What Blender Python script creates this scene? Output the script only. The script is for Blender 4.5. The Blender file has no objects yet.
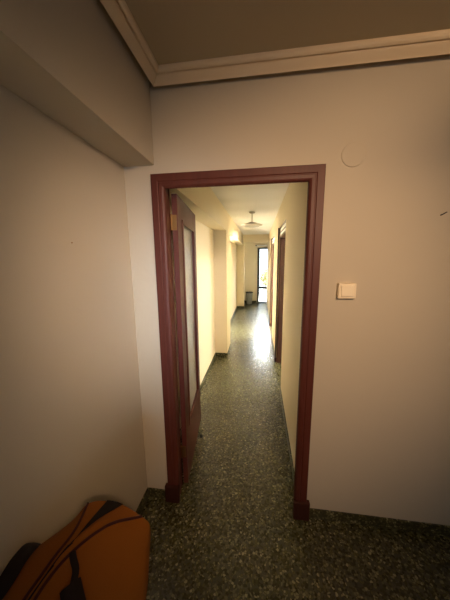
import bpy, bmesh, math, random
from mathutils import Vector, Matrix, Euler
random.seed(7)
S = bpy.context.scene
C = S.collection

# ------------------------------------------------------------------ materials
def mat(name, color, rough=.6, spec=.5, metal=0.0, bump=0.0, bscale=60.0, vary=0.0, vscale=3.0, trans=0.0, coat=0.0):
    m = bpy.data.materials.new(name); m.use_nodes = True
    nt = m.node_tree; b = nt.nodes['Principled BSDF']
    b.inputs['Base Color'].default_value = (*color, 1)
    b.inputs['Roughness'].default_value = rough
    b.inputs['Specular IOR Level'].default_value = spec
    b.inputs['Metallic'].default_value = metal
    b.inputs['Transmission Weight'].default_value = trans
    b.inputs['Coat Weight'].default_value = coat
    tc = nt.nodes.new('ShaderNodeTexCoord')
    if vary > 0:
        n = nt.nodes.new('ShaderNodeTexNoise'); n.inputs['Scale'].default_value = vscale
        n.inputs['Detail'].default_value = 4
        nt.links.new(tc.outputs['Object'], n.inputs['Vector'])
        mx = nt.nodes.new('ShaderNodeMix'); mx.data_type = 'RGBA'
        mx.inputs['A'].default_value = (*[c*(1-vary) for c in color], 1)
        mx.inputs['B'].default_value = (*[min(1, c*(1+vary)) for c in color], 1)
        nt.links.new(n.outputs['Fac'], mx.inputs['Factor'])
        nt.links.new(mx.outputs['Result'], b.inputs['Base Color'])
    if bump > 0:
        n2 = nt.nodes.new('ShaderNodeTexNoise'); n2.inputs['Scale'].default_value = bscale
        nt.links.new(tc.outputs['Object'], n2.inputs['Vector'])
        bp = nt.nodes.new('ShaderNodeBump'); bp.inputs['Strength'].default_value = bump
        bp.inputs['Distance'].default_value = .01
        nt.links.new(n2.outputs['Fac'], bp.inputs['Height'])
        nt.links.new(bp.outputs['Normal'], b.inputs['Normal'])
    return m

def terrazzo_mat(name, rough=.3):
    m = bpy.data.materials.new(name); m.use_nodes = True
    nt = m.node_tree; b = nt.nodes['Principled BSDF']; L = nt.links
    tc = nt.nodes.new('ShaderNodeTexCoord')
    def voro(scale, feature='F1'):
        v = nt.nodes.new('ShaderNodeTexVoronoi'); v.inputs['Scale'].default_value = scale
        v.feature = feature
        L.new(tc.outputs['Object'], v.inputs['Vector']); return v
    v1 = voro(84); e1 = voro(84, 'DISTANCE_TO_EDGE')
    # per-chip random grey
    sep = nt.nodes.new('ShaderNodeSeparateColor'); L.new(v1.outputs['Color'], sep.inputs['Color'])
    ramp = nt.nodes.new('ShaderNodeValToRGB'); cr = ramp.color_ramp; cr.interpolation = 'CONSTANT'
    stops = [(0, (.024, .025, .009)), (.36, (.056, .056, .022)), (.60, (.122, .118, .052)), (.80, (.220, .208, .105)), (.94, (.36, .335, .19))]
    cr.elements[0].position = 0; cr.elements[0].color = (*stops[0][1], 1)
    cr.elements[1].position = stops[1][0]; cr.elements[1].color = (*stops[1][1], 1)
    for p, c in stops[2:]:
        e = cr.elements.new(p); e.color = (*c, 1)
    L.new(sep.outputs['Red'], ramp.inputs['Fac'])
    gt = nt.nodes.new('ShaderNodeMapRange'); gt.inputs['From Min'].default_value = .03; gt.inputs['From Max'].default_value = .12
    L.new(e1.outputs['Distance'], gt.inputs['Value'])
    mx = nt.nodes.new('ShaderNodeMix'); mx.data_type = 'RGBA'
    mx.inputs['A'].default_value = (.042, .039, .016, 1)
    L.new(gt.outputs['Result'], mx.inputs['Factor']); L.new(ramp.outputs['Color'], mx.inputs['B'])
    # broad wear: gentle large blotches
    n = nt.nodes.new('ShaderNodeTexNoise'); n.inputs['Scale'].default_value = 1.7; n.inputs['Detail'].default_value = 3
    L.new(tc.outputs['Object'], n.inputs['Vector'])
    mr = nt.nodes.new('ShaderNodeMapRange'); mr.inputs['To Min'].default_value = .8; mr.inputs['To Max'].default_value = 1.2
    L.new(n.outputs['Fac'], mr.inputs['Value'])
    vm = nt.nodes.new('ShaderNodeVectorMath'); vm.operation = 'SCALE'
    L.new(mx.outputs['Result'], vm.inputs[0]); L.new(mr.outputs['Result'], vm.inputs['Scale'])
    L.new(vm.outputs['Vector'], b.inputs['Base Color'])
    rr = nt.nodes.new('ShaderNodeMapRange'); rr.inputs['To Min'].default_value = rough - .06; rr.inputs['To Max'].default_value = rough + .14
    L.new(sep.outputs['Green'], rr.inputs['Value']); L.new(rr.outputs['Result'], b.inputs['Roughness'])
    bp = nt.nodes.new('ShaderNodeBump'); bp.inputs['Strength'].default_value = .12; bp.inputs['Distance'].default_value = .002
    L.new(sep.outputs['Blue'], bp.inputs['Height']); L.new(bp.outputs['Normal'], b.inputs['Normal'])
    b.inputs['Specular IOR Level'].default_value = .5
    return m

def wood_mat(name, base, rough=.32, coat=.1, spec=.5):
    m = bpy.data.materials.new(name); m.use_nodes = True
    nt = m.node_tree; b = nt.nodes['Principled BSDF']; L = nt.links
    tc = nt.nodes.new('ShaderNodeTexCoord'); mp = nt.nodes.new('ShaderNodeMapping')
    mp.inputs['Scale'].default_value = (40, 40, 2.2); L.new(tc.outputs['Object'], mp.inputs['Vector'])
    n = nt.nodes.new('ShaderNodeTexNoise'); n.inputs['Scale'].default_value = 1.0; n.inputs['Detail'].default_value = 5
    L.new(mp.outputs['Vector'], n.inputs['Vector'])
    mx = nt.nodes.new('ShaderNodeMix'); mx.data_type = 'RGBA'
    mx.inputs['A'].default_value = (*[c*.7 for c in base], 1); mx.inputs['B'].default_value = (*[c*1.3 for c in base], 1)
    L.new(n.outputs['Fac'], mx.inputs['Factor']); L.new(mx.outputs['Result'], b.inputs['Base Color'])
    b.inputs['Roughness'].default_value = rough
    b.inputs['Specular IOR Level'].default_value = spec; b.inputs['Coat Weight'].default_value = coat; b.inputs['Coat Roughness'].default_value = .2
    return m

M = dict(
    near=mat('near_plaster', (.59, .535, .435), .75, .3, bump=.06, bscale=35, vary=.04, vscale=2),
    far_side=mat('dark_unseen_wall', (.16, .11, .07), .8, .2, vary=.1, vscale=6),  # unseen walls kept dark to cut bounce light
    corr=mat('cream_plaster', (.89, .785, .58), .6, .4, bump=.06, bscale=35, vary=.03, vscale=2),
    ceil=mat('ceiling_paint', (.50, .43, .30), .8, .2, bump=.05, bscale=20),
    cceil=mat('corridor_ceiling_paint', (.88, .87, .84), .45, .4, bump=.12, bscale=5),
    mould=mat('moulding_paint', (.84, .70, .50), .5, .4),
    floor=terrazzo_mat('terrazzo', .24),
    skirt=terrazzo_mat('terrazzo_skirting', .35),
    wood=wood_mat('mahogany', (.098, .024, .016), .5, 0, .4),
    leafwood=wood_mat('mahogany_leaf', (.105, .026, .020), .48, 0, .3),
    blockwood=wood_mat('block_wood', (.048, .013, .008), .6, 0, .3),
    darkwood=wood_mat('dark_wood', (.06, .022, .018), .35),
    brass=mat('brass', (.26, .15, .06), .5, .5, 1.0),
    ivory=mat('ivory_plastic', (.92, .82, .63), .4),
    ivory2=mat('ivory_rocker', (.95, .86, .66), .35),
    white=mat('white_paint', (.82, .80, .76), .45),
    alu=mat('grey_aluminium', (.055, .058, .065), .45, .4, .2),
    rail=mat('dark_iron', (.035, .035, .04), .5, .5, .5),
    orange=mat('ochre_canvas', (.205, .062, .0035), .85, .2, bump=.25, bscale=260, vary=.10, vscale=9),
    piping=mat('dark_red_piping', (.045, .009, .005), .7, .2),
    leather=mat('dark_brown_leather', (.012, .006, .004), .75, .2, bump=.1, bscale=90),
    zipt=mat('brown_zip_tape', (.010, .006, .004), .85, .2),
    black=mat('black_rubber', (.012, .012, .012), .6),
    steel=mat('brushed_metal', (.32, .29, .24), .35, .5, 1.0),
    capm=mat('grey_metal_cap', (.20, .18, .15), .4, .5, .4),
    opal=mat('opal_glass', (.88, .84, .74), .25, .5, trans=.15),
    greyplastic=mat('grey_plastic', (.36, .37, .38), .5),
    leaf=mat('yellow_green_leaf', (.10, .092, .003), .6, vary=.35, vscale=12),
    terra=mat('grey_pot', (.30, .29, .27), .8),
    stoolwood=wood_mat('pale_stool_wood', (.32, .19, .09), .5),
)

def thin_glass(name):
    m = bpy.data.materials.new(name); m.use_nodes = True
    nt = m.node_tree; L = nt.links
    nt.nodes.remove(nt.nodes['Principled BSDF'])
    tr = nt.nodes.new('ShaderNodeBsdfTransparent'); tr.inputs['Color'].default_value = (.95, .97, .96, 1)
    gl = nt.nodes.new('ShaderNodeBsdfGlossy'); gl.inputs['Roughness'].default_value = .02
    fr = nt.nodes.new('ShaderNodeFresnel'); fr.inputs['IOR'].default_value = 1.45
    mx = nt.nodes.new('ShaderNodeMixShader')
    L.new(fr.outputs[0], mx.inputs['Fac']); L.new(tr.outputs[0], mx.inputs[1]); L.new(gl.outputs[0], mx.inputs[2])
    L.new(mx.outputs[0], nt.nodes['Material Output'].inputs['Surface'])
    return m
M['pane'] = thin_glass('clear_glass')

def pebble_glass():
    # cast 'cathedral' glass: milky, grained, light comes through
    m = bpy.data.materials.new('pebbled_glass'); m.use_nodes = True
    nt = m.node_tree; b = nt.nodes['Principled BSDF']; L = nt.links
    tc = nt.nodes.new('ShaderNodeTexCoord'); v = nt.nodes.new('ShaderNodeTexVoronoi')
    v.inputs['Scale'].default_value = 50; L.new(tc.outputs['Object'], v.inputs['Vector'])
    r = nt.nodes.new('ShaderNodeMapRange'); r.inputs['From Max'].default_value = .7
    L.new(v.outputs['Distance'], r.inputs['Value'])
    mx = nt.nodes.new('ShaderNodeMix'); mx.data_type = 'RGBA'
    mx.inputs['A'].default_value = (.82, .87, .88, 1); mx.inputs['B'].default_value = (.97, .99, .99, 1)
    L.new(r.outputs['Result'], mx.inputs['Factor']); L.new(mx.outputs['Result'], b.inputs['Base Color'])
    bp = nt.nodes.new('ShaderNodeBump'); bp.inputs['Strength'].default_value = .4; bp.inputs['Distance'].default_value = .003
    L.new(v.outputs['Distance'], bp.inputs['Height']); L.new(bp.outputs['Normal'], b.inputs['Normal'])
    b.inputs['Roughness'].default_value = .16
    b.inputs['Transmission Weight'].default_value = .15
    b.inputs['Specular IOR Level'].default_value = .85
    return m
M['pebble'] = pebble_glass()
M['milky'] = mat('milky_glass', (.9, .9, .88), .35)
nt = M['milky'].node_tree; tl = nt.nodes.new('ShaderNodeBsdfTranslucent'); tl.inputs['Color'].default_value = (.92, .92, .88, 1)
ms = nt.nodes.new('ShaderNodeMixShader'); ms.inputs['Fac'].default_value = .75
nt.links.new(nt.nodes['Principled BSDF'].outputs[0], ms.inputs[1]); nt.links.new(tl.outputs[0], ms.inputs[2])
nt.links.new(ms.outputs[0], nt.nodes['Material Output'].inputs['Surface'])

nt = M['cceil'].node_tree; bs = nt.nodes['Principled BSDF']
tc = nt.nodes.new('ShaderNodeTexCoord'); wv = nt.nodes.new('ShaderNodeTexWave'); wv.bands_direction = 'Y'
wv.inputs['Scale'].default_value = .55; wv.inputs['Distortion'].default_value = 1.2
nt.links.new(tc.outputs['Object'], wv.inputs['Vector'])
bp = nt.nodes.new('ShaderNodeBump'); bp.inputs['Strength'].default_value = .5; bp.inputs['Distance'].default_value = .03
nt.links.new(wv.outputs['Fac'], bp.inputs['Height']); nt.links.new(bp.outputs['Normal'], bs.inputs['Normal'])

# ------------------------------------------------------------------ mesh helpers
def add_box(bm, x0, x1, y0, y1, z0, z1, bev=0.0, mtx=None):
    vs = [bm.verts.new((x, y, z)) for z in (z0, z1) for y in (y0, y1) for x in (x0, x1)]
    q = [(0, 2, 3, 1), (4, 5, 7, 6), (0, 1, 5, 4), (2, 6, 7, 3), (0, 4, 6, 2), (1, 3, 7, 5)]
    fs = [bm.faces.new([vs[i] for i in f]) for f in q]
    if bev:
        es = list({e for f in fs for e in f.edges})
        r = bmesh.ops.bevel(bm, geom=es, offset=bev, segments=2, affect='EDGES', profile=.5)
        vs = list({v for v in vs if v.is_valid} | set(r['verts']))
    if mtx is not None:
        bmesh.ops.transform(bm, matrix=mtx, verts=vs)
    return vs

def add_tube(bm, pts, r, seg=10, closed=False, flat=1.0):
    pts = [Vector(p) for p in pts]; n = len(pts); rings = []
    up = Vector((0, 0, 1)); prev = None
    for i, p in enumerate(pts):
        a = pts[(i-1) % n] if (closed or i > 0) else p
        b = pts[(i+1) % n] if (closed or i < n-1) else p
        t = (b-a).normalized()
        if prev is None:
            s = t.cross(up)
            if s.length < 1e-3: s = t.cross(Vector((1, 0, 0)))
        else:
            s = prev - t*prev.dot(t)
        s.normalize(); prev = s; u = s.cross(t)
        rr = r[i] if isinstance(r, (list, tuple)) else r
        rings.append([bm.verts.new(p + s*math.cos(2*math.pi*k/seg)*rr + u*math.sin(2*math.pi*k/seg)*rr*flat) for k in range(seg)])
    m = n if closed else n-1
    for i in range(m):
        A, B = rings[i], rings[(i+1) % n]
        for k in range(seg):
            bm.faces.new((A[k], A[(k+1) % seg], B[(k+1) % seg], B[k]))
    if not closed:
        bm.faces.new(rings[0][::-1]); bm.faces.new(rings[-1])

def add_lathe(bm, prof, center=(0, 0, 0), seg=40, axis='Z'):
    c = Vector(center); rings = []
    def P(r, h, a):
        if axis == 'Z': return c + Vector((r*math.cos(a), r*math.sin(a), h))
        return c + Vector((r*math.cos(a), -h, r*math.sin(a)))      # axis along -Y
    for r, h in prof:
        if r < 1e-6: rings.append([bm.verts.new(P(0, h, 0))])
        else: rings.append([bm.verts.new(P(r, h, 2*math.pi*k/seg)) for k in range(seg)])
    for A, B in zip(rings, rings[1:]):
        for k in range(seg):
            a = [A[k % len(A)], A[(k+1) % len(A)]] if len(A) > 1 else [A[0]]
            b = [B[(k+1) % len(B)], B[k % len(B)]] if len(B) > 1 else [B[0]]
            if len(a)+len(b) > 2: bm.faces.new(a+b)

def obj(name, bm, m, parent=None, smooth=False, loc=None):
    bmesh.ops.recalc_face_normals(bm, faces=bm.faces[:])
    me = bpy.data.meshes.new(name); bm.to_mesh(me); bm.free()
    me.materials.append(m)
    if smooth:
        for p in me.polygons: p.use_smooth = True
        try: me.set_sharp_from_angle(angle=math.radians(40))
        except Exception: pass
    o = bpy.data.objects.new(name, me); C.objects.link(o)
    if parent is not None: o.parent = parent
    if loc is not None: o.location = loc
    return o

def boxes(name, bl, m, parent=None, bev=0.0):
    bm = bmesh.new()
    for b in bl: add_box(bm, *b, bev=bev)
    return obj(name, bm, m, parent)

def tag(o, label, cat, group=None, kind=None):
    o['label'] = label; o['category'] = cat
    if group: o['group'] = group
    if kind: o['kind'] = kind
    return o
def struct(o, label, cat):
    return tag(o, label, cat, kind='structure')
def empty(name, loc=(0, 0, 0), rz=0.0):
    o = bpy.data.objects.new(name, None); C.objects.link(o)
    o.location = loc; o.rotation_euler = (0, 0, rz); o.empty_display_size = .1
    return o

# ------------------------------------------------------------------ room measures (metres)
XL, XB, XR, YB = -.151, .024, 2.6, -3.0        # near room: left wall, beam face, right wall, back wall
ZC, ZB = 2.545, 2.139                          # near ceiling, beam underside
CL, CP, CR = -.112, .09, .882                  # corridor: recessed left wall, pier face, right wall
ZK = 2.353                                     # corridor ceiling
YE = 7.58                                      # end wall
WT = .11                                       # door wall thickness
HEAD = 2.06

# floor: near room + corridor + side rooms
struct(boxes('floor', [(-.4, 3.7, -3.2, YE+.15, -.1, 0)], M['floor']), 'dark green speckled terrazzo floor running from the room into the corridor', 'floor')

# near room shell
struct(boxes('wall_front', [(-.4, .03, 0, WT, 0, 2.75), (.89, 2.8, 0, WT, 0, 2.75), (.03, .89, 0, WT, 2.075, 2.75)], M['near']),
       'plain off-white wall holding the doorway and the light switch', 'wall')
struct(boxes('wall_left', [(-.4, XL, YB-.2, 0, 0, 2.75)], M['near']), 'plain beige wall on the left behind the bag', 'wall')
struct(boxes('wall_right', [(XR, XR+.2, YB-.2, 0, 0, 2.75)], M['far_side']), 'side wall of the near room, opposite the beam', 'wall')
struct(boxes('wall_back', [(-.4, 1.02, YB-.2, YB, 0, 2.75), (1.58, 2.8, YB-.2, YB, 0, 2.75), (1.02, 1.58, YB-.2, YB, 2.05, 2.75), (1.02, 1.58, YB-.2, YB, 0, 1.05)], M['far_side']),
       'wall behind the viewpoint with an added window', 'wall')
w = empty('window_1', (1.3, YB-.1, 1.05))  # added opening around the cool fill light
struct(w, 'unseen window added behind the viewpoint for the cool fill light', 'window')
boxes('window_frame', [(-.28, -.24, -.04, .04, 0, 1.0), (.24, .28, -.04, .04, 0, 1.0), (-.24, .24, -.04, .04, 0, .04), (-.24, .24, -.04, .04, .96, 1.0)], M['white'], w)
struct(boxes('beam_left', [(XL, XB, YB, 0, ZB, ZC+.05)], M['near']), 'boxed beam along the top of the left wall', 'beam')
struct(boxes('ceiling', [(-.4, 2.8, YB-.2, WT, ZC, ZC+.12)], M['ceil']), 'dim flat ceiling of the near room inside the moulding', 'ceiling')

# ceiling moulding swept round the room
prof = [(.035, ZC), (.035, 2.489), (.037, 2.4885), (.039, 2.492), (.042, 2.4955), (.050, 2.504), (.058, 2.513), (.063, 2.5195), (.0645, 2.527), (.0695, 2.5275), (.071, 2.5215), (.074, 2.521), (.081, 2.527), (.085, 2.534), (.086, ZC)]
bm = bmesh.new()
path = [((XB, YB), (1, 1)), ((XB, 0), (1, -1)), ((XR, 0), (-1, -1)), ((XR, YB), (-1, 1))]
rings = [[bm.verts.new((x+d*dx, y+d*dy, z)) for d, z in prof] for (x, y), (dx, dy) in path]
for i in range(4):
    A, B = rings[i], rings[(i+1) % 4]
    for k in range(len(prof)):
        k2 = (k+1) % len(prof)
        bm.faces.new((A[k], A[k2], B[k2], B[k]))
struct(obj('trim_1', bm, M['mould']), 'painted ceiling moulding with a raised lip around the near room', 'moulding')

# skirtings
SK = .068
def skirting(name, segs, label):
    bm = bmesh.new()
    for (x0, x1, y0, y1) in segs:
        add_box(bm, x0, x1, y0, y1, 0, SK, bev=.003)
    struct(obj(name, bm, M['skirt']), label, 'skirting')
skirting('baseboard_front', [(.925, XR, -.012, 0), (XL+.012, -.012, -.012, 0)], 'low dark terrazzo skirting under the wall beside the doorway')
skirting('baseboard_left', [(XL, XL+.012, YB, 0)], 'low dark terrazzo skirting along the beige left wall')

# ------------------------------------------------------------------ door casing (fixed) and leaf (moves)
t = empty('trim_2', (0, 0, 0))
struct(t, 'dark red wooden frame around the doorway', 'door frame')
bm = bmesh.new()   # outer architrave: stepped profile swept up, over, and down
IN_L, IN_R, IN_T = .062, .858, 2.046           # clear opening at the back of the lining
ap = [(0, 0), (0, -.014), (.003, -.018), (.036, -.018), (.040, -.0145), (.043, -.0145), (.046, -.017), (.062, -.016), (.070, -.012), (.075, -.004), (.076, 0)]   # (inward distance, y)
OL, OR_, OT = .006, .916, 2.090
def ring(cx, cz, sx, sz): return [bm.verts.new((cx+d*sx, y, cz-d*sz)) for d, y in ap]
rs = [ring(OL, 0, 1, 0), ring(OL, OT, 1, 1), ring(OR_, OT, -1, 1), ring(OR_, 0, -1, 0)]
for A, B in zip(rs, rs[1:]):
    for k in range(len(ap)):
        k2 = (k+1) % len(ap); bm.faces.new((A[k], A[k2], B[k2], B[k]))
bm.faces.new(rs[0]); bm.faces.new(rs[-1][::-1])
obj('architrave', bm, M['wood'], t)
boxes('door_jamb', [(.03, IN_L+.012, 0, .055, 0, 2.075), (.03, IN_L, .055, WT+.005, 0, 2.075)], M['wood'], t)
boxes('door_jamb', [(IN_R-.012, .89, 0, .055, 0, 2.075), (IN_R, .89, .055, WT+.005, 0, 2.075)], M['wood'], t)
boxes('door_head', [(IN_L+.012, IN_R-.012, 0, .055, IN_T-.012, 2.075), (IN_L, IN_R, .055, WT+.005, IN_T, 2.075)], M['wood'], t)
boxes('plinth_block', [(-.012, .086, -.034, .0, 0, .128)], M['blockwood'], t, bev=.008)
boxes('plinth_block', [(.836, .934, -.034, .0, 0, .128)], M['blockwood'], t, bev=.006)
# leaf: local frame, hinge axis at origin, leaf extends along +Y (open), thickness towards +X
d = empty('door_1', (.0715, WT+.006, .008), math.radians(6.2))
struct(d, 'dark red wooden door with a tall pebbled glass pane, standing open into the corridor', 'door')
W_, T_, H_ = .735, .034, 2.012
g0, g1, gz0, gz1 = .135, .60, .40, 1.862
bm = bmesh.new()
add_box(bm, 0, T_, 0, g0, 0, H_, bev=.003); add_box(bm, 0, T_, g1, W_, 0, H_, bev=.003)
add_box(bm, .001, T_-.001, g0, g1, 0, gz0); add_box(bm, .001, T_-.001, g0, g1, gz1, H_)
obj('door_leaf', bm, M['leafwood'], d)
bm = bmesh.new()
for xx in (T_, -.008):
    for b in ((xx, xx+.008, g0-.018, g0+.012, gz0-.018, gz1+.018), (xx, xx+.008, g1-.012, g1+.018, gz0-.018, gz1+.018),
              (xx, xx+.008, g0+.012, g1-.012, gz0-.018, gz0+.012), (xx, xx+.008, g0+.012, g1-.012, gz1-.012, gz1+.018)):
        add_box(bm, *b, bev=.002)
obj('glazing_bead', bm, M['leafwood'], d)
boxes('glass_pane', [(.013, .020, g0, g1, gz0, gz1)], M['pebble'], d)
def hinge(z):
    bm = bmesh.new()
    add_tube(bm, [(-.004, -.004, z), (-.004, -.004, z+.09)], .0065, 12)
    add_tube(bm, [(-.004, -.004, z-.006), (-.004, -.004, z)], [.004, .008], 12)
    add_tube(bm, [(-.004, -.004, z+.09), (-.004, -.004, z+.096)], [.008, .004], 12)
    add_box(bm, -.002, .028, -.0035, -.0005, z, z+.09)
    o = obj('hinge', bm, M['brass'], d, smooth=True); o['label'] = 'brass hinge'
for z in (1.80, .22): hinge(z)
bm = bmesh.new()                                # lever handle on the far stile, corridor face
yy, zz = .672, 1.0
add_box(bm, T_, T_+.003, yy-.012, yy+.012, zz-.03, zz+.03, bev=.001)
o = obj('keyhole_plate', bm, M['brass'], d, smooth=True); o['label'] = 'small brass keyhole plate'

bm = bmesh.new()
add_lathe(bm, [(0, 0), (.014, 0), (.016, .004), (.013, .022), (.009, .03), (0, .031)], seg=20)
o = obj('door_stop', bm, M['black'], smooth=True, loc=(.088, .60, 0))
tag(o, 'tiny black rubber stop on the floor beside the open door', 'door stop')

# ------------------------------------------------------------------ corridor shell
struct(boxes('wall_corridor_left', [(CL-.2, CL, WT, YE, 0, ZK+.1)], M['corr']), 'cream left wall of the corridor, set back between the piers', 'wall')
struct(boxes('pier_1', [(CL, CP, 2.47, 2.95, 0, ZK)], M['corr']), 'first cream pier jutting out of the corridor left wall', 'pier')
struct(boxes('pier_2', [(CL, CP+.03, 6.5, 6.78, 0, ZK)], M['corr']), 'second cream pier near the far end of the corridor', 'pier')
struct(boxes('beam_corridor', [(CL, CP, WT, 2.47, HEAD, ZK), (CL, CP, 2.95, 6.5, HEAD-.02, ZK)], M['corr']), 'cream beam along the top of the corridor left wall', 'beam')
struct(boxes('beam_end', [(CP+.03, CR, 6.52, 6.76, 2.12, ZK)], M['corr']), 'cream cross beam under the ceiling before the far end wall', 'beam')
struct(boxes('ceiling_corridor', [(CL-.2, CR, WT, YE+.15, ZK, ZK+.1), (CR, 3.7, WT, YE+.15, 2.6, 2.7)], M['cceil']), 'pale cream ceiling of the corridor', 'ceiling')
O1, O2 = (1.475, 2.36), (3.55, 4.45)
TH = .12
struct(boxes('wall_corridor_right', [(CR, CR+TH, WT, O1[0], 0, 2.6), (CR, CR+TH, *O1, HEAD, 2.6), (CR, CR+TH, O1[1], O2[0], 0, 2.6), (CR, CR+TH, *O2, HEAD, 2.6), (CR, CR+TH, O2[1], YE, 0, 2.6)], M['corr']),
       'cream right wall of the corridor with two side doorways', 'wall')
# end wall with balcony door opening
EX0, EX1, EH = .552, .942, 1.985
struct(boxes('wall_end', [(CL-.2, EX0, YE, YE+.15, 0, ZK+.1), (EX1, 3.7, YE, YE+.15, 0, 2.7), (EX0, EX1, YE, YE+.15, EH, ZK+.1)], M['corr']),
       'cream end wall of the corridor around the balcony door', 'wall')
# let the end part open to the right so the balcony door is whole
skirting('baseboard_corridor_right', [(CR-.010, CR, WT+.02, O1[0]), (CR-.010, CR, O1[1]+.06, O2[0]), (CR-.010, CR, O2[1]+.06, YE)], 'dark terrazzo skirting along the corridor right wall')
skirting('baseboard_corridor_left', [(CL, CL+.010, WT+.02, 2.47), (CL, CP+.010, 2.46, 2.47), (CP, CP+.010, 2.47, 2.95), (CL, CL+.010, 2.95, 6.5), (CL, CP+.04, 6.49, 6.5), (CP+.03, CP+.04, 6.5, 6.78), (CL, CL+.01, 6.78, YE)],
         'dark terrazzo skirting along the corridor left wall and piers')
skirting('baseboard_end', [(CL, EX0-.03, YE-.012, YE)], 'dark terrazzo skirting under the far end wall')

# side-room doorway frames (no leaf) with a glazed transom
def side_doorway(n, y0, y1, lab):
    t = empty('trim_%d' % n, (CR, y0, 0))
    struct(t, lab, 'door frame')
    L = y1-y0
    boxes('door_jamb', [(.012, TH+.01, L-.035, L, 0, HEAD)], M['darkwood'], t)
    boxes('door_jamb', [(.03, TH+.01, 0, .03, 0, HEAD)], M['darkwood'], t)
    boxes('door_head', [(.004, TH+.01, .03, L-.035, HEAD-.022, HEAD), (.004, TH-.01, .03, L-.035, 1.915, 1.94)], M['darkwood'], t)
    boxes('transom_bar', [(.004, .03, .03, L-.035, 1.978, 1.990)], M['darkwood'], t)
    boxes('transom_glass', [(.012, .018, .03, L-.035, 1.94, HEAD-.022)], M['milky'], t)
    boxes('architrave', [(-.016, 0, L-.01, L+.055, .075, HEAD), ], M['darkwood'], t, bev=.003)
    boxes('plinth_block', [(-.022, .012, L-.012, L+.06, 0, .075)], M['darkwood'], t, bev=.003)
side_doorway(3, *O1, 'dark wooden frame of the nearer side doorway on the corridor right')
side_doorway(4, *O2, 'dark wooden frame of the farther side doorway on the corridor right')

# side rooms seen only through their light
sx = 3.5
struct(boxes('wall_side_room', [(CR+TH, 3.7, .2, .32, 0, 2.6), (CR+TH, 3.7, 2.95, 3.05, 0, 2.6), (CR+TH, 3.7, 5.5, 5.6, 0, 2.6),
    (sx, 3.7, .32, 2.05, 0, 2.6), (sx, 3.7, 2.9, 3.6, 0, 2.6), (sx, 3.7, 4.7, 5.5, 0, 2.6),
    (sx, 3.7, 2.05, 2.9, 0, .85), (sx, 3.7, 2.05, 2.9, 2.3, 2.6), (sx, 3.7, 3.6, 4.7, 0, .85), (sx, 3.7, 3.6, 4.7, 2.3, 2.6)], M['corr']),
    'walls of the bright side rooms beyond the corridor doorways', 'wall')
for n, (y0, y1) in ((2, (2.05, 2.9)), (3, (3.6, 4.7))):
    w = empty('window_%d' % n, (sx+.1, y0, .85))
    struct(w, 'window of the %s side room' % ('nearer' if n == 2 else 'farther'), 'window')
    L = y1-y0
    boxes('window_frame', [(-.03, .03, 0, .05, 0, 1.45), (-.03, .03, L-.05, L, 0, 1.45), (-.03, .03, .05, L-.05, 0, .05), (-.03, .03, .05, L-.05, 1.4, 1.45), (-.025, .025, L/2-.03, L/2+.03, .05, 1.4)], M['white'], w)

# ------------------------------------------------------------------ balcony door
d = empty('door_2', (EX0, YE, 0))
struct(d, 'grey framed glazed balcony door at the far end of the corridor', 'door')
LW = EX1-EX0
boxes('door_frame', [(-.014, .062, -.03, .06, 0, EH), (LW-.04, LW, -.03, .06, 0, EH), (.045, LW-.04, -.03, .06, EH-.045, EH)], M['alu'], d)
boxes('mid_rail', [(.045, LW-.04, -.01, .045, .52, .60)], M['alu'], d)
boxes('door_threshold', [(.045, LW-.04, -.02, .06, 0, .03)], M['alu'], d)
boxes('glass_pane', [(.045, LW-.04, .018, .023, .60, EH-.045)], M['pane'], d)
boxes('glass_pane', [(.045, LW-.04, .018, .023, .03, .555)], M['pane'], d)
bm = bmesh.new()
add_box(bm, .012, .030, -.038, -.030, .86, 1.04, bev=.002)
add_tube(bm, [(.021, -.036, .96), (.021, -.075, .96), (.10, -.078, .955)], .008, 8)
obj('door_handle', bm, M['alu'], d, smooth=True)

# curtain rod over it
c = empty('curtain_rod', (.50, YE-.075, 2.058))
tag(c, 'white curtain rod with a dark end knob above the balcony door', 'curtain rod')
bm = bmesh.new(); add_tube(bm, [(0, 0, 0), (.365, 0, 0)], .024, 14)
obj('rod', bm, M['white'], c, smooth=True)
bm = bmesh.new(); add_lathe(bm, [(0, -.012), (.02, -.008), (.028, .008), (.024, .022), (0, .03)], seg=16)
o = obj('finial', bm, M['rail'], c, smooth=True, loc=(-.012, 0, -.004)); o['label'] = 'dark end knob'
boxes('bracket', [(.03, .05, 0, .075, -.012, .012)], M['white'], c)
boxes('bracket', [(.32, .34, 0, .075, -.012, .012)], M['white'], c)

# ------------------------------------------------------------------ balcony outside
struct(boxes('balcony_floor', [(-1.2, 3.7, YE+.15, 9.9, -.12, -.01)], mat('pale_tile', (.72, .70, .66), .5)), 'pale tiled balcony floor outside the far door', 'floor')
r = empty('balcony_railing', (.8, 9.75, -.01))
tag(r, 'iron railing along the balcony outside the far door', 'railing')
bm = bmesh.new(); add_box(bm, -1.9, 2.7, -.025, .025, .40, .43, bev=.004)
obj('handrail', bm, M['rail'], r)
bm = bmesh.new(); add_box(bm, -1.9, 2.7, -.02, .02, .06, .085)
obj('bottom_rail', bm, M['rail'], r)
base = None
for k in range(12):
    if base is None:
        bm = bmesh.new(); add_box(bm, -.009, .009, -.009, .009, 0, .40)
        base = obj('baluster', bm, M['rail'], r); o = base
    else:
        o = base.copy(); C.objects.link(o)
    o.location = (-.55+.11*k, 0, 0)
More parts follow.
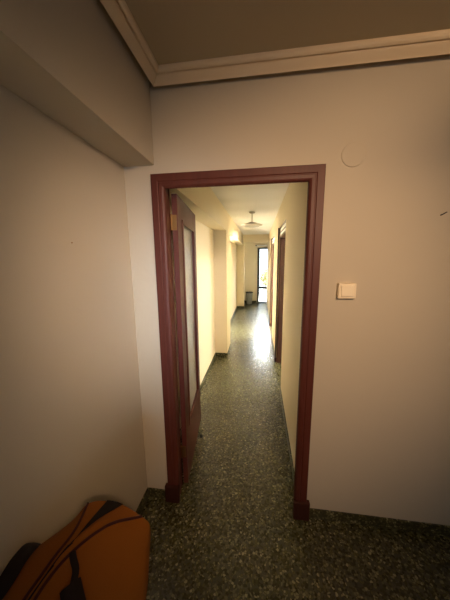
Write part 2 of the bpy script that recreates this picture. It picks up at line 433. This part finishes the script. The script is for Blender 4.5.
# shrub in a pot on the balcony
sh = empty('potted_shrub', (1.0, 9.30, -.01))
tag(sh, 'yellow-green shrub in a pot on the balcony, seen through the far door', 'plant')
bm = bmesh.new(); add_lathe(bm, [(0, 0), (.13, 0), (.18, .26), (.20, .26), (.20, .30), (.17, .30), (.165, .27), (0, .27)], seg=24)
obj('pot', bm, M['terra'], sh, smooth=True)
bm = bmesh.new()
for k in range(7):
    a = k*.9; add_tube(bm, [(0, 0, .26), (.08*math.cos(a), .08*math.sin(a), .55), (.2*math.cos(a), .2*math.sin(a), .85)], [.012, .009, .004], 6)
obj('stem', bm, M['stoolwood'], sh)
bm = bmesh.new()
for k in range(1500):
    while True:
        p = Vector((random.uniform(-1, 1), random.uniform(-1, 1), random.uniform(-1, 1)))
        if .2 < p.length < 1: break
    c_ = Vector((p.x*.36, p.y*.30, .80+p.z*.42))
    e = Euler((random.uniform(-1, 1), random.uniform(-1, 1), random.uniform(0, 6.3))).to_matrix()
    l, w2 = random.uniform(.05, .08), .018
    q = [bm.verts.new(c_ + e @ Vector(v)) for v in ((-l/2, 0, 0), (0, -w2, .006), (l/2, 0, 0), (0, w2, .006))]
    bm.faces.new(q)
obj('foliage', bm, M['leaf'], sh)

# ------------------------------------------------------------------ corridor ceiling lamp
l = empty('ceiling_lamp', (.475, 2.70, ZK))
tag(l, 'small ceiling lamp with a shallow opal glass shade on a short rod in the corridor', 'lamp')
bm = bmesh.new(); add_lathe(bm, [(0, 0), (.048, 0), (.050, -.006), (.042, -.018), (.012, -.026), (0, -.026)], seg=28)
obj('canopy', bm, M['steel'], l, smooth=True)
bm = bmesh.new(); add_tube(bm, [(0, 0, -.02), (0, 0, -.165)], .0065, 10)
obj('rod', bm, M['steel'], l, smooth=True)
bm = bmesh.new(); add_lathe(bm, [(0, -.148), (.018, -.148), (.060, -.162), (.085, -.172), (.083, -.176), (0, -.170)], seg=32)
obj('cap', bm, M['capm'], l, smooth=True)
bm = bmesh.new(); add_lathe(bm, [(0, -.171), (.07, -.174), (.130, -.184), (.166, -.196), (.168, -.201), (.158, -.206), (.115, -.222), (.06, -.232), (0, -.235)], seg=44)
obj('shade', bm, M['opal'], l, smooth=True)

# bin by the end wall
b = empty('waste_bin', (.265, 7.32, 0))
tag(b, 'small grey bin with a dark rim on the floor by the far end wall', 'bin')
bm = bmesh.new(); add_lathe(bm, [(0, 0), (.092, 0), (.096, .006), (.122, .40), (.112, .40), (.088, .01), (0, .01)], seg=30)
obj('body', bm, M['greyplastic'], b, smooth=True)
bm = bmesh.new(); add_lathe(bm, [(.112, .40), (.130, .40), (.132, .425), (.112, .428), (.112, .40)], seg=30)
o = obj('rim', bm, M['black'], b, smooth=True); o['label'] = 'dark rim'

# ------------------------------------------------------------------ things on the front wall
s = empty('light_switch', (1.055, 0, 1.463))
tag(s, 'square ivory light switch on the wall right of the doorway', 'light switch')
bm = bmesh.new(); add_box(bm, -.044, .044, -.030, 0, -.040, .040, bev=.004)
obj('switch_box', bm, M['ivory'], s)
bm = bmesh.new(); add_box(bm, -.031, .031, -.036, -.028, -.029, .029, bev=.003, mtx=Matrix.Rotation(math.radians(-3), 4, 'X'))
obj('rocker', bm, M['ivory2'], s)
bm = bmesh.new(); add_lathe(bm, [(.0, .007), (.046, .007), (.054, .005), (.0575, -.003), (0, -.003)], seg=48, axis='Y')
o = obj('blanking_cover', bm, M['near'], smooth=True, loc=(1.044, 0, 2.127))
tag(o, 'round painted-over cover plate high on the wall above the light switch', 'cover plate')
bm = bmesh.new()
add_tube(bm, [(-.010, .004, -.008), (-.004, -.008, -.003), (.011, -.009, .006)], [.003, .0028, .0024], 8)
o = obj('nail', bm, M['rail'], smooth=True, loc=(1.472, 0, 1.840))
tag(o, 'small bent dark nail in the wall at the right, above switch height', 'nail')
bm = bmesh.new(); add_tube(bm, [(-.002, 0, 0), (.004, 0, .001)], [.003, .002], 8)
o = obj('wall_plug', bm, M['stoolwood'], smooth=True, loc=(XL, -.45, 1.704))
tag(o, 'tiny brown plug alone in the beige left wall below the beam', 'wall plug')

# ------------------------------------------------------------------ stool and bag
st = empty('stool', (.075, -.93, 0))
tag(st, 'plain wooden stool under the ochre bag by the left wall', 'stool')
bm = bmesh.new(); add_box(bm, -.15, .15, -.19, .16, .415, .445, bev=.006); obj('seat', bm, M['stoolwood'], st)
for a in (-1, 1):
    for b_ in (-.165, .135):
        bm = bmesh.new(); add_box(bm, a*.125-.017, a*.125+.017, b_-.017, b_+.017, 0, .43, bev=.003); obj('leg', bm, M['stoolwood'], st)
bm = bmesh.new(); add_box(bm, -.108, .108, .125, .145, .36, .43); obj('apron', bm, M['stoolwood'], st)
bm = bmesh.new(); add_box(bm, -.108, .108, -.175, -.155, .36, .43); obj('apron', bm, M['stoolwood'], st)

def cr(p0, p1, p2, p3, t):
    return .5*((2*p1) + (p2-p0)*t + (2*p0-5*p1+4*p2-p3)*t*t + (3*p1-p0-3*p2+p3)*t*t*t)
# cross sections far -> near; each loop: left bottom, left side, left shoulder, seam 1, zip, seam 2, right shoulder, right side, right bottom, bottom middle
V = Vector
ST = [
 [(-.02,-.775,.470),(-.03,-.760,.60),(-.015,-.745,.735),(.018,-.717,.797),(.112,-.702,.800),(.218,-.722,.782),(.252,-.732,.745),(.240,-.760,.60),(.205,-.775,.470),(.09,-.78,.462)],
 [(-.085,-.86,.465),(-.115,-.85,.60),(-.075,-.835,.755),(.050,-.815,.818),(.085,-.800,.822),(.135,-.790,.815),(.270,-.830,.735),(.275,-.850,.60),(.235,-.86,.465),(.08,-.86,.460)],
 [(-.10,-.96,.465),(-.138,-.94,.62),(-.112,-.925,.765),(.040,-.905,.815),(.055,-.902,.818),(.068,-.900,.814),(.240,-.930,.740),(.280,-.95,.60),(.24,-.96,.465),(.07,-.96,.460)],
 [(-.095,-1.06,.465),(-.138,-1.05,.60),(-.115,-1.04,.735),(.025,-1.03,.785),(.040,-1.03,.788),(.055,-1.03,.784),(.215,-1.04,.715),(.255,-1.05,.60),(.22,-1.06,.465),(.06,-1.06,.460)],
 [(-.06,-1.12,.475),(-.08,-1.135,.58),(-.06,-1.14,.66),(.03,-1.14,.70),(.045,-1.14,.702),(.06,-1.14,.70),(.13,-1.14,.65),(.16,-1.135,.58),(.14,-1.12,.475),(.05,-1.12,.468)],
]
ST = [[V(p) for p in s] for s in ST]
NC = 10
def bag(u, v):
    """u around (0..10), v along (0..4)"""
    i = min(int(math.floor(v)), 3); tv = v-i
    def sec(k):
        s = ST[max(0, min(4, k))]; j = int(math.floor(u)); tu = u-j
        return cr(s[(j-1) % NC], s[j % NC], s[(j+1) % NC], s[(j+2) % NC], tu)
    a = sec(i-1) if i > 0 else 2*sec(0)-sec(1)
    b = sec(i+2) if i+2 <= 4 else 2*sec(4)-sec(3)
    return cr(a, sec(i), sec(i+1), b, tv)
def bag_n(u, v):
    e = .02
    n = (bag(u+e, v)-bag(u-e, v)).cross(bag(u, min(4, v+e))-bag(u, max(0, v-e)))
    n.normalize()
    c0 = V((.07, -.92, .6))
    return n if n.dot(bag(u, v)-c0) > 0 else -n
BO = V((.075, -.93, .46))
bg = empty('duffel_bag', BO)
tag(bg, 'ochre canvas bag with dark red piping and dark straps slumped against the left wall', 'bag')
bm = bmesh.new(); NU, NV = 80, 40
grid = [[bm.verts.new(bag(NC*a/NU, 4*b/NV)-BO) for a in range(NU)] for b in range(NV+1)]
for b in range(NV):
    for a in range(NU):
        bm.faces.new((grid[b][a], grid[b][(a+1) % NU], grid[b+1][(a+1) % NU], grid[b+1][a]))
for b, sgn, push in ((0, 1, .010), (NV, -1, -.012)):      # rounded end caps
    ring = grid[b]; cen = sum((v.co for v in ring), V())/NU
    prev = ring
    for f in (.8, .55, .28):
        cur = [bm.verts.new(cen.lerp(v.co, f) + V((0, push*(1-f*f), 0))) for v in ring]
        for a in range(NU): bm.faces.new((prev[a], prev[(a+1) % NU], cur[(a+1) % NU], cur[a]))
        prev = cur
    c1 = bm.verts.new(cen + V((0, push, 0)))
    for a in range(NU): bm.faces.new((prev[a], prev[(a+1) % NU], c1))
obj('body', bm, M['orange'], bg, smooth=True)
def on(u, v, lift): return bag(u, v) + bag_n(u, v)*lift - BO
def piping(u):
    bm = bmesh.new()
    add_tube(bm, [on(u, 4*k/60, .001) for k in range(61)], .0042, 8)
    o = obj('piping', bm, M['piping'], bg, smooth=True); o['label'] = 'dark red piping'
piping(3.0); piping(5.0)
bm = bmesh.new(); rows = []                               # zip tape along the top
for k in range(61):
    v = 4*k/60; rows.append([bm.verts.new(on(4+s, v, .003)) for s in (-.28, -.1, .1, .28)])
for A, B in zip(rows, rows[1:]):
    for k in range(3): bm.faces.new((A[k], A[k+1], B[k+1], B[k]))
o = obj('zip', bm, M['zipt'], bg, smooth=True); o['label'] = 'dark zip'
def strap(pts, w, name='strap', th=.28):
    bm = bmesh.new(); add_tube(bm, pts, w, 10, flat=th)
    o = obj(name, bm, M['leather'], bg, smooth=True); o['label'] = 'dark strap'
def smooth_path(P, n=10):
    P = [V(p) for p in P]; P = [2*P[0]-P[1]] + P + [2*P[-1]-P[-2]]; out = []
    for i in range(1, len(P)-2):
        for k in range(n): out.append(cr(P[i-1], P[i], P[i+1], P[i+2], k/n))
    return out + [P[-2]]
# handle lying on the left panel
strap(smooth_path([on(2.05, .98, .003), on(2.16, 1.18, .010), on(2.28, 1.42, .014), on(2.40, 1.85, .016), on(2.46, 2.2, .014), on(2.46, 2.6, .012), on(2.3, 2.9, .004)]), .021)
# handle hanging down the right panel, with its stitched tab
strap(smooth_path([on(5.02, 1.72, .003), on(5.16, 1.80, .008), on(5.29, 1.89, .010), on(5.36, 2.01, .010), on(5.40, 2.13, .010), on(5.42, 2.35, .010), on(5.2, 2.6, .004)]), .0085, th=.6)
strap(smooth_path([on(5.36, 2.10, .010), on(5.46, 2.2, .011), on(5.62, 2.36, .009), on(5.8, 2.5, .005)]), .024, 'strap_tab')

# ------------------------------------------------------------------ light
def area(name, loc, rot, sx_, sy_, power, color, spread=180):
    L = bpy.data.lights.new(name, 'AREA'); L.shape = 'RECTANGLE'; L.size = sx_; L.size_y = sy_
    L.energy = power; L.color = color; L.spread = math.radians(spread)
    o = bpy.data.objects.new(name, L); C.objects.link(o); o.location = loc
    o.rotation_euler = [math.radians(a) for a in rot]; return o
# daylight at the side windows and balcony door, plus an added cool fill
area('cool_fill_back', (1.3, YB+.04, 1.6), (86, 0, 21), .4, .8, 1.7, (.70, .86, 1.0), 23)  # added cool beam imitating flare glow on the front wall
area('daylight_side_room_near', (3.72, 2.66, 1.6), (0, 90, 0), 1.4, .5, 85, (1, .93, .79))
area('daylight_side_room_far', (3.72, 4.15, 1.6), (0, 90, 0), 1.4, 1.05, 1100, (1, .97, .91))
area('daylight_balcony', (.80, 9.3, 3.1), (-58, 0, 0), 2.4, 1.6, 3300, (.93, .96, 1.0))
sun = bpy.data.lights.new('sun', 'SUN'); sun.energy = 8; sun.angle = math.radians(1.5); sun.color = (1, .95, .85)
so = bpy.data.objects.new('sun', sun); C.objects.link(so)
so.rotation_euler = Vector((-.02, -.82, -1.0)).to_track_quat('-Z', 'Y').to_euler()
# warm room lamp behind and to the right of the viewpoint
sp = bpy.data.lights.new('room_lamp', 'SPOT'); sp.energy = 132; sp.color = (1, .63, .36)
sp.spot_size = math.radians(74); sp.spot_blend = 1.0; sp.shadow_soft_size = .05
spo = bpy.data.objects.new('room_lamp', sp); C.objects.link(spo); spo.location = (1.15, -1.95, 2.25)
spo.rotation_euler = (Vector((.68, 0, 1.36)) - spo.location).to_track_quat('-Z', 'Y').to_euler()

pl = bpy.data.lights.new('side_room_fill', 'POINT'); pl.energy = 120; pl.color = (1, .93, .80); pl.shadow_soft_size = .08  # added point light to brighten the corridor floor band
plo = bpy.data.objects.new('side_room_fill', pl); C.objects.link(plo); plo.location = (2.6, 2.05, 2.38)
spo.scale = (1.03, 1, 1)      # cone widened sideways; its falloff stands in for lens vignetting
# added warm fill spot on the right, brightening the left wall
s2 = bpy.data.lights.new('left_wall_fill', 'SPOT'); s2.energy = 85; s2.color = (1, .66, .40)
s2.spot_size = math.radians(31); s2.spot_blend = 1.0; s2.shadow_soft_size = .08
s2o = bpy.data.objects.new('left_wall_fill', s2); C.objects.link(s2o); s2o.location = (2.4, -1.0, 2.12)
s2o.rotation_euler = (Vector((XL, -.08, 1.5)) - s2o.location).to_track_quat('-Z', 'Y').to_euler()
up = bpy.data.lights.new('moulding_fill', 'SPOT'); up.energy = 52; up.color = (1, .62, .33)  # added warm spot to brighten the moulding, no fixture
up.spot_size = math.radians(36); up.spot_blend = 1.0; up.shadow_soft_size = .06
upo = bpy.data.objects.new('moulding_fill', up); C.objects.link(upo); upo.location = (2.35, -1.5, 2.40)
upo.rotation_euler = (Vector((1.3, 0, 2.66)) - upo.location).to_track_quat('-Z', 'Y').to_euler()
w = bpy.data.worlds.new('sky'); S.world = w; w.use_nodes = True
bgn = w.node_tree.nodes['Background']
bgn.inputs['Color'].default_value = (.86, .93, 1, 1); bgn.inputs['Strength'].default_value = 3.0

# ------------------------------------------------------------------ camera
cam = bpy.data.cameras.new('camera'); co = bpy.data.objects.new('camera', cam); C.objects.link(co)
F = Vector((-0.13703335, 0.97576653, -0.17059173)); R = Vector((0.99045404, 0.13756485, -0.00875811)); U = Vector((-0.01492155, 0.17016342, 0.98530288))
mw = Matrix((( R.x, U.x, -F.x), (R.y, U.y, -F.y), (R.z, U.z, -F.z))).to_4x4()
mw.translation = Vector((.59785629, -1.35819192, 1.63881096))
co.matrix_world = mw
cam.sensor_fit = 'VERTICAL'; cam.sensor_height = 36.0; cam.lens = 242.82/600*36
cam.clip_start = .02
S.camera = co

S.view_settings.view_transform = 'Standard'; S.view_settings.look = 'None'
S.view_settings.gamma = 1; S.view_settings.use_curve_mapping = False
S.view_settings.exposure = 0.0
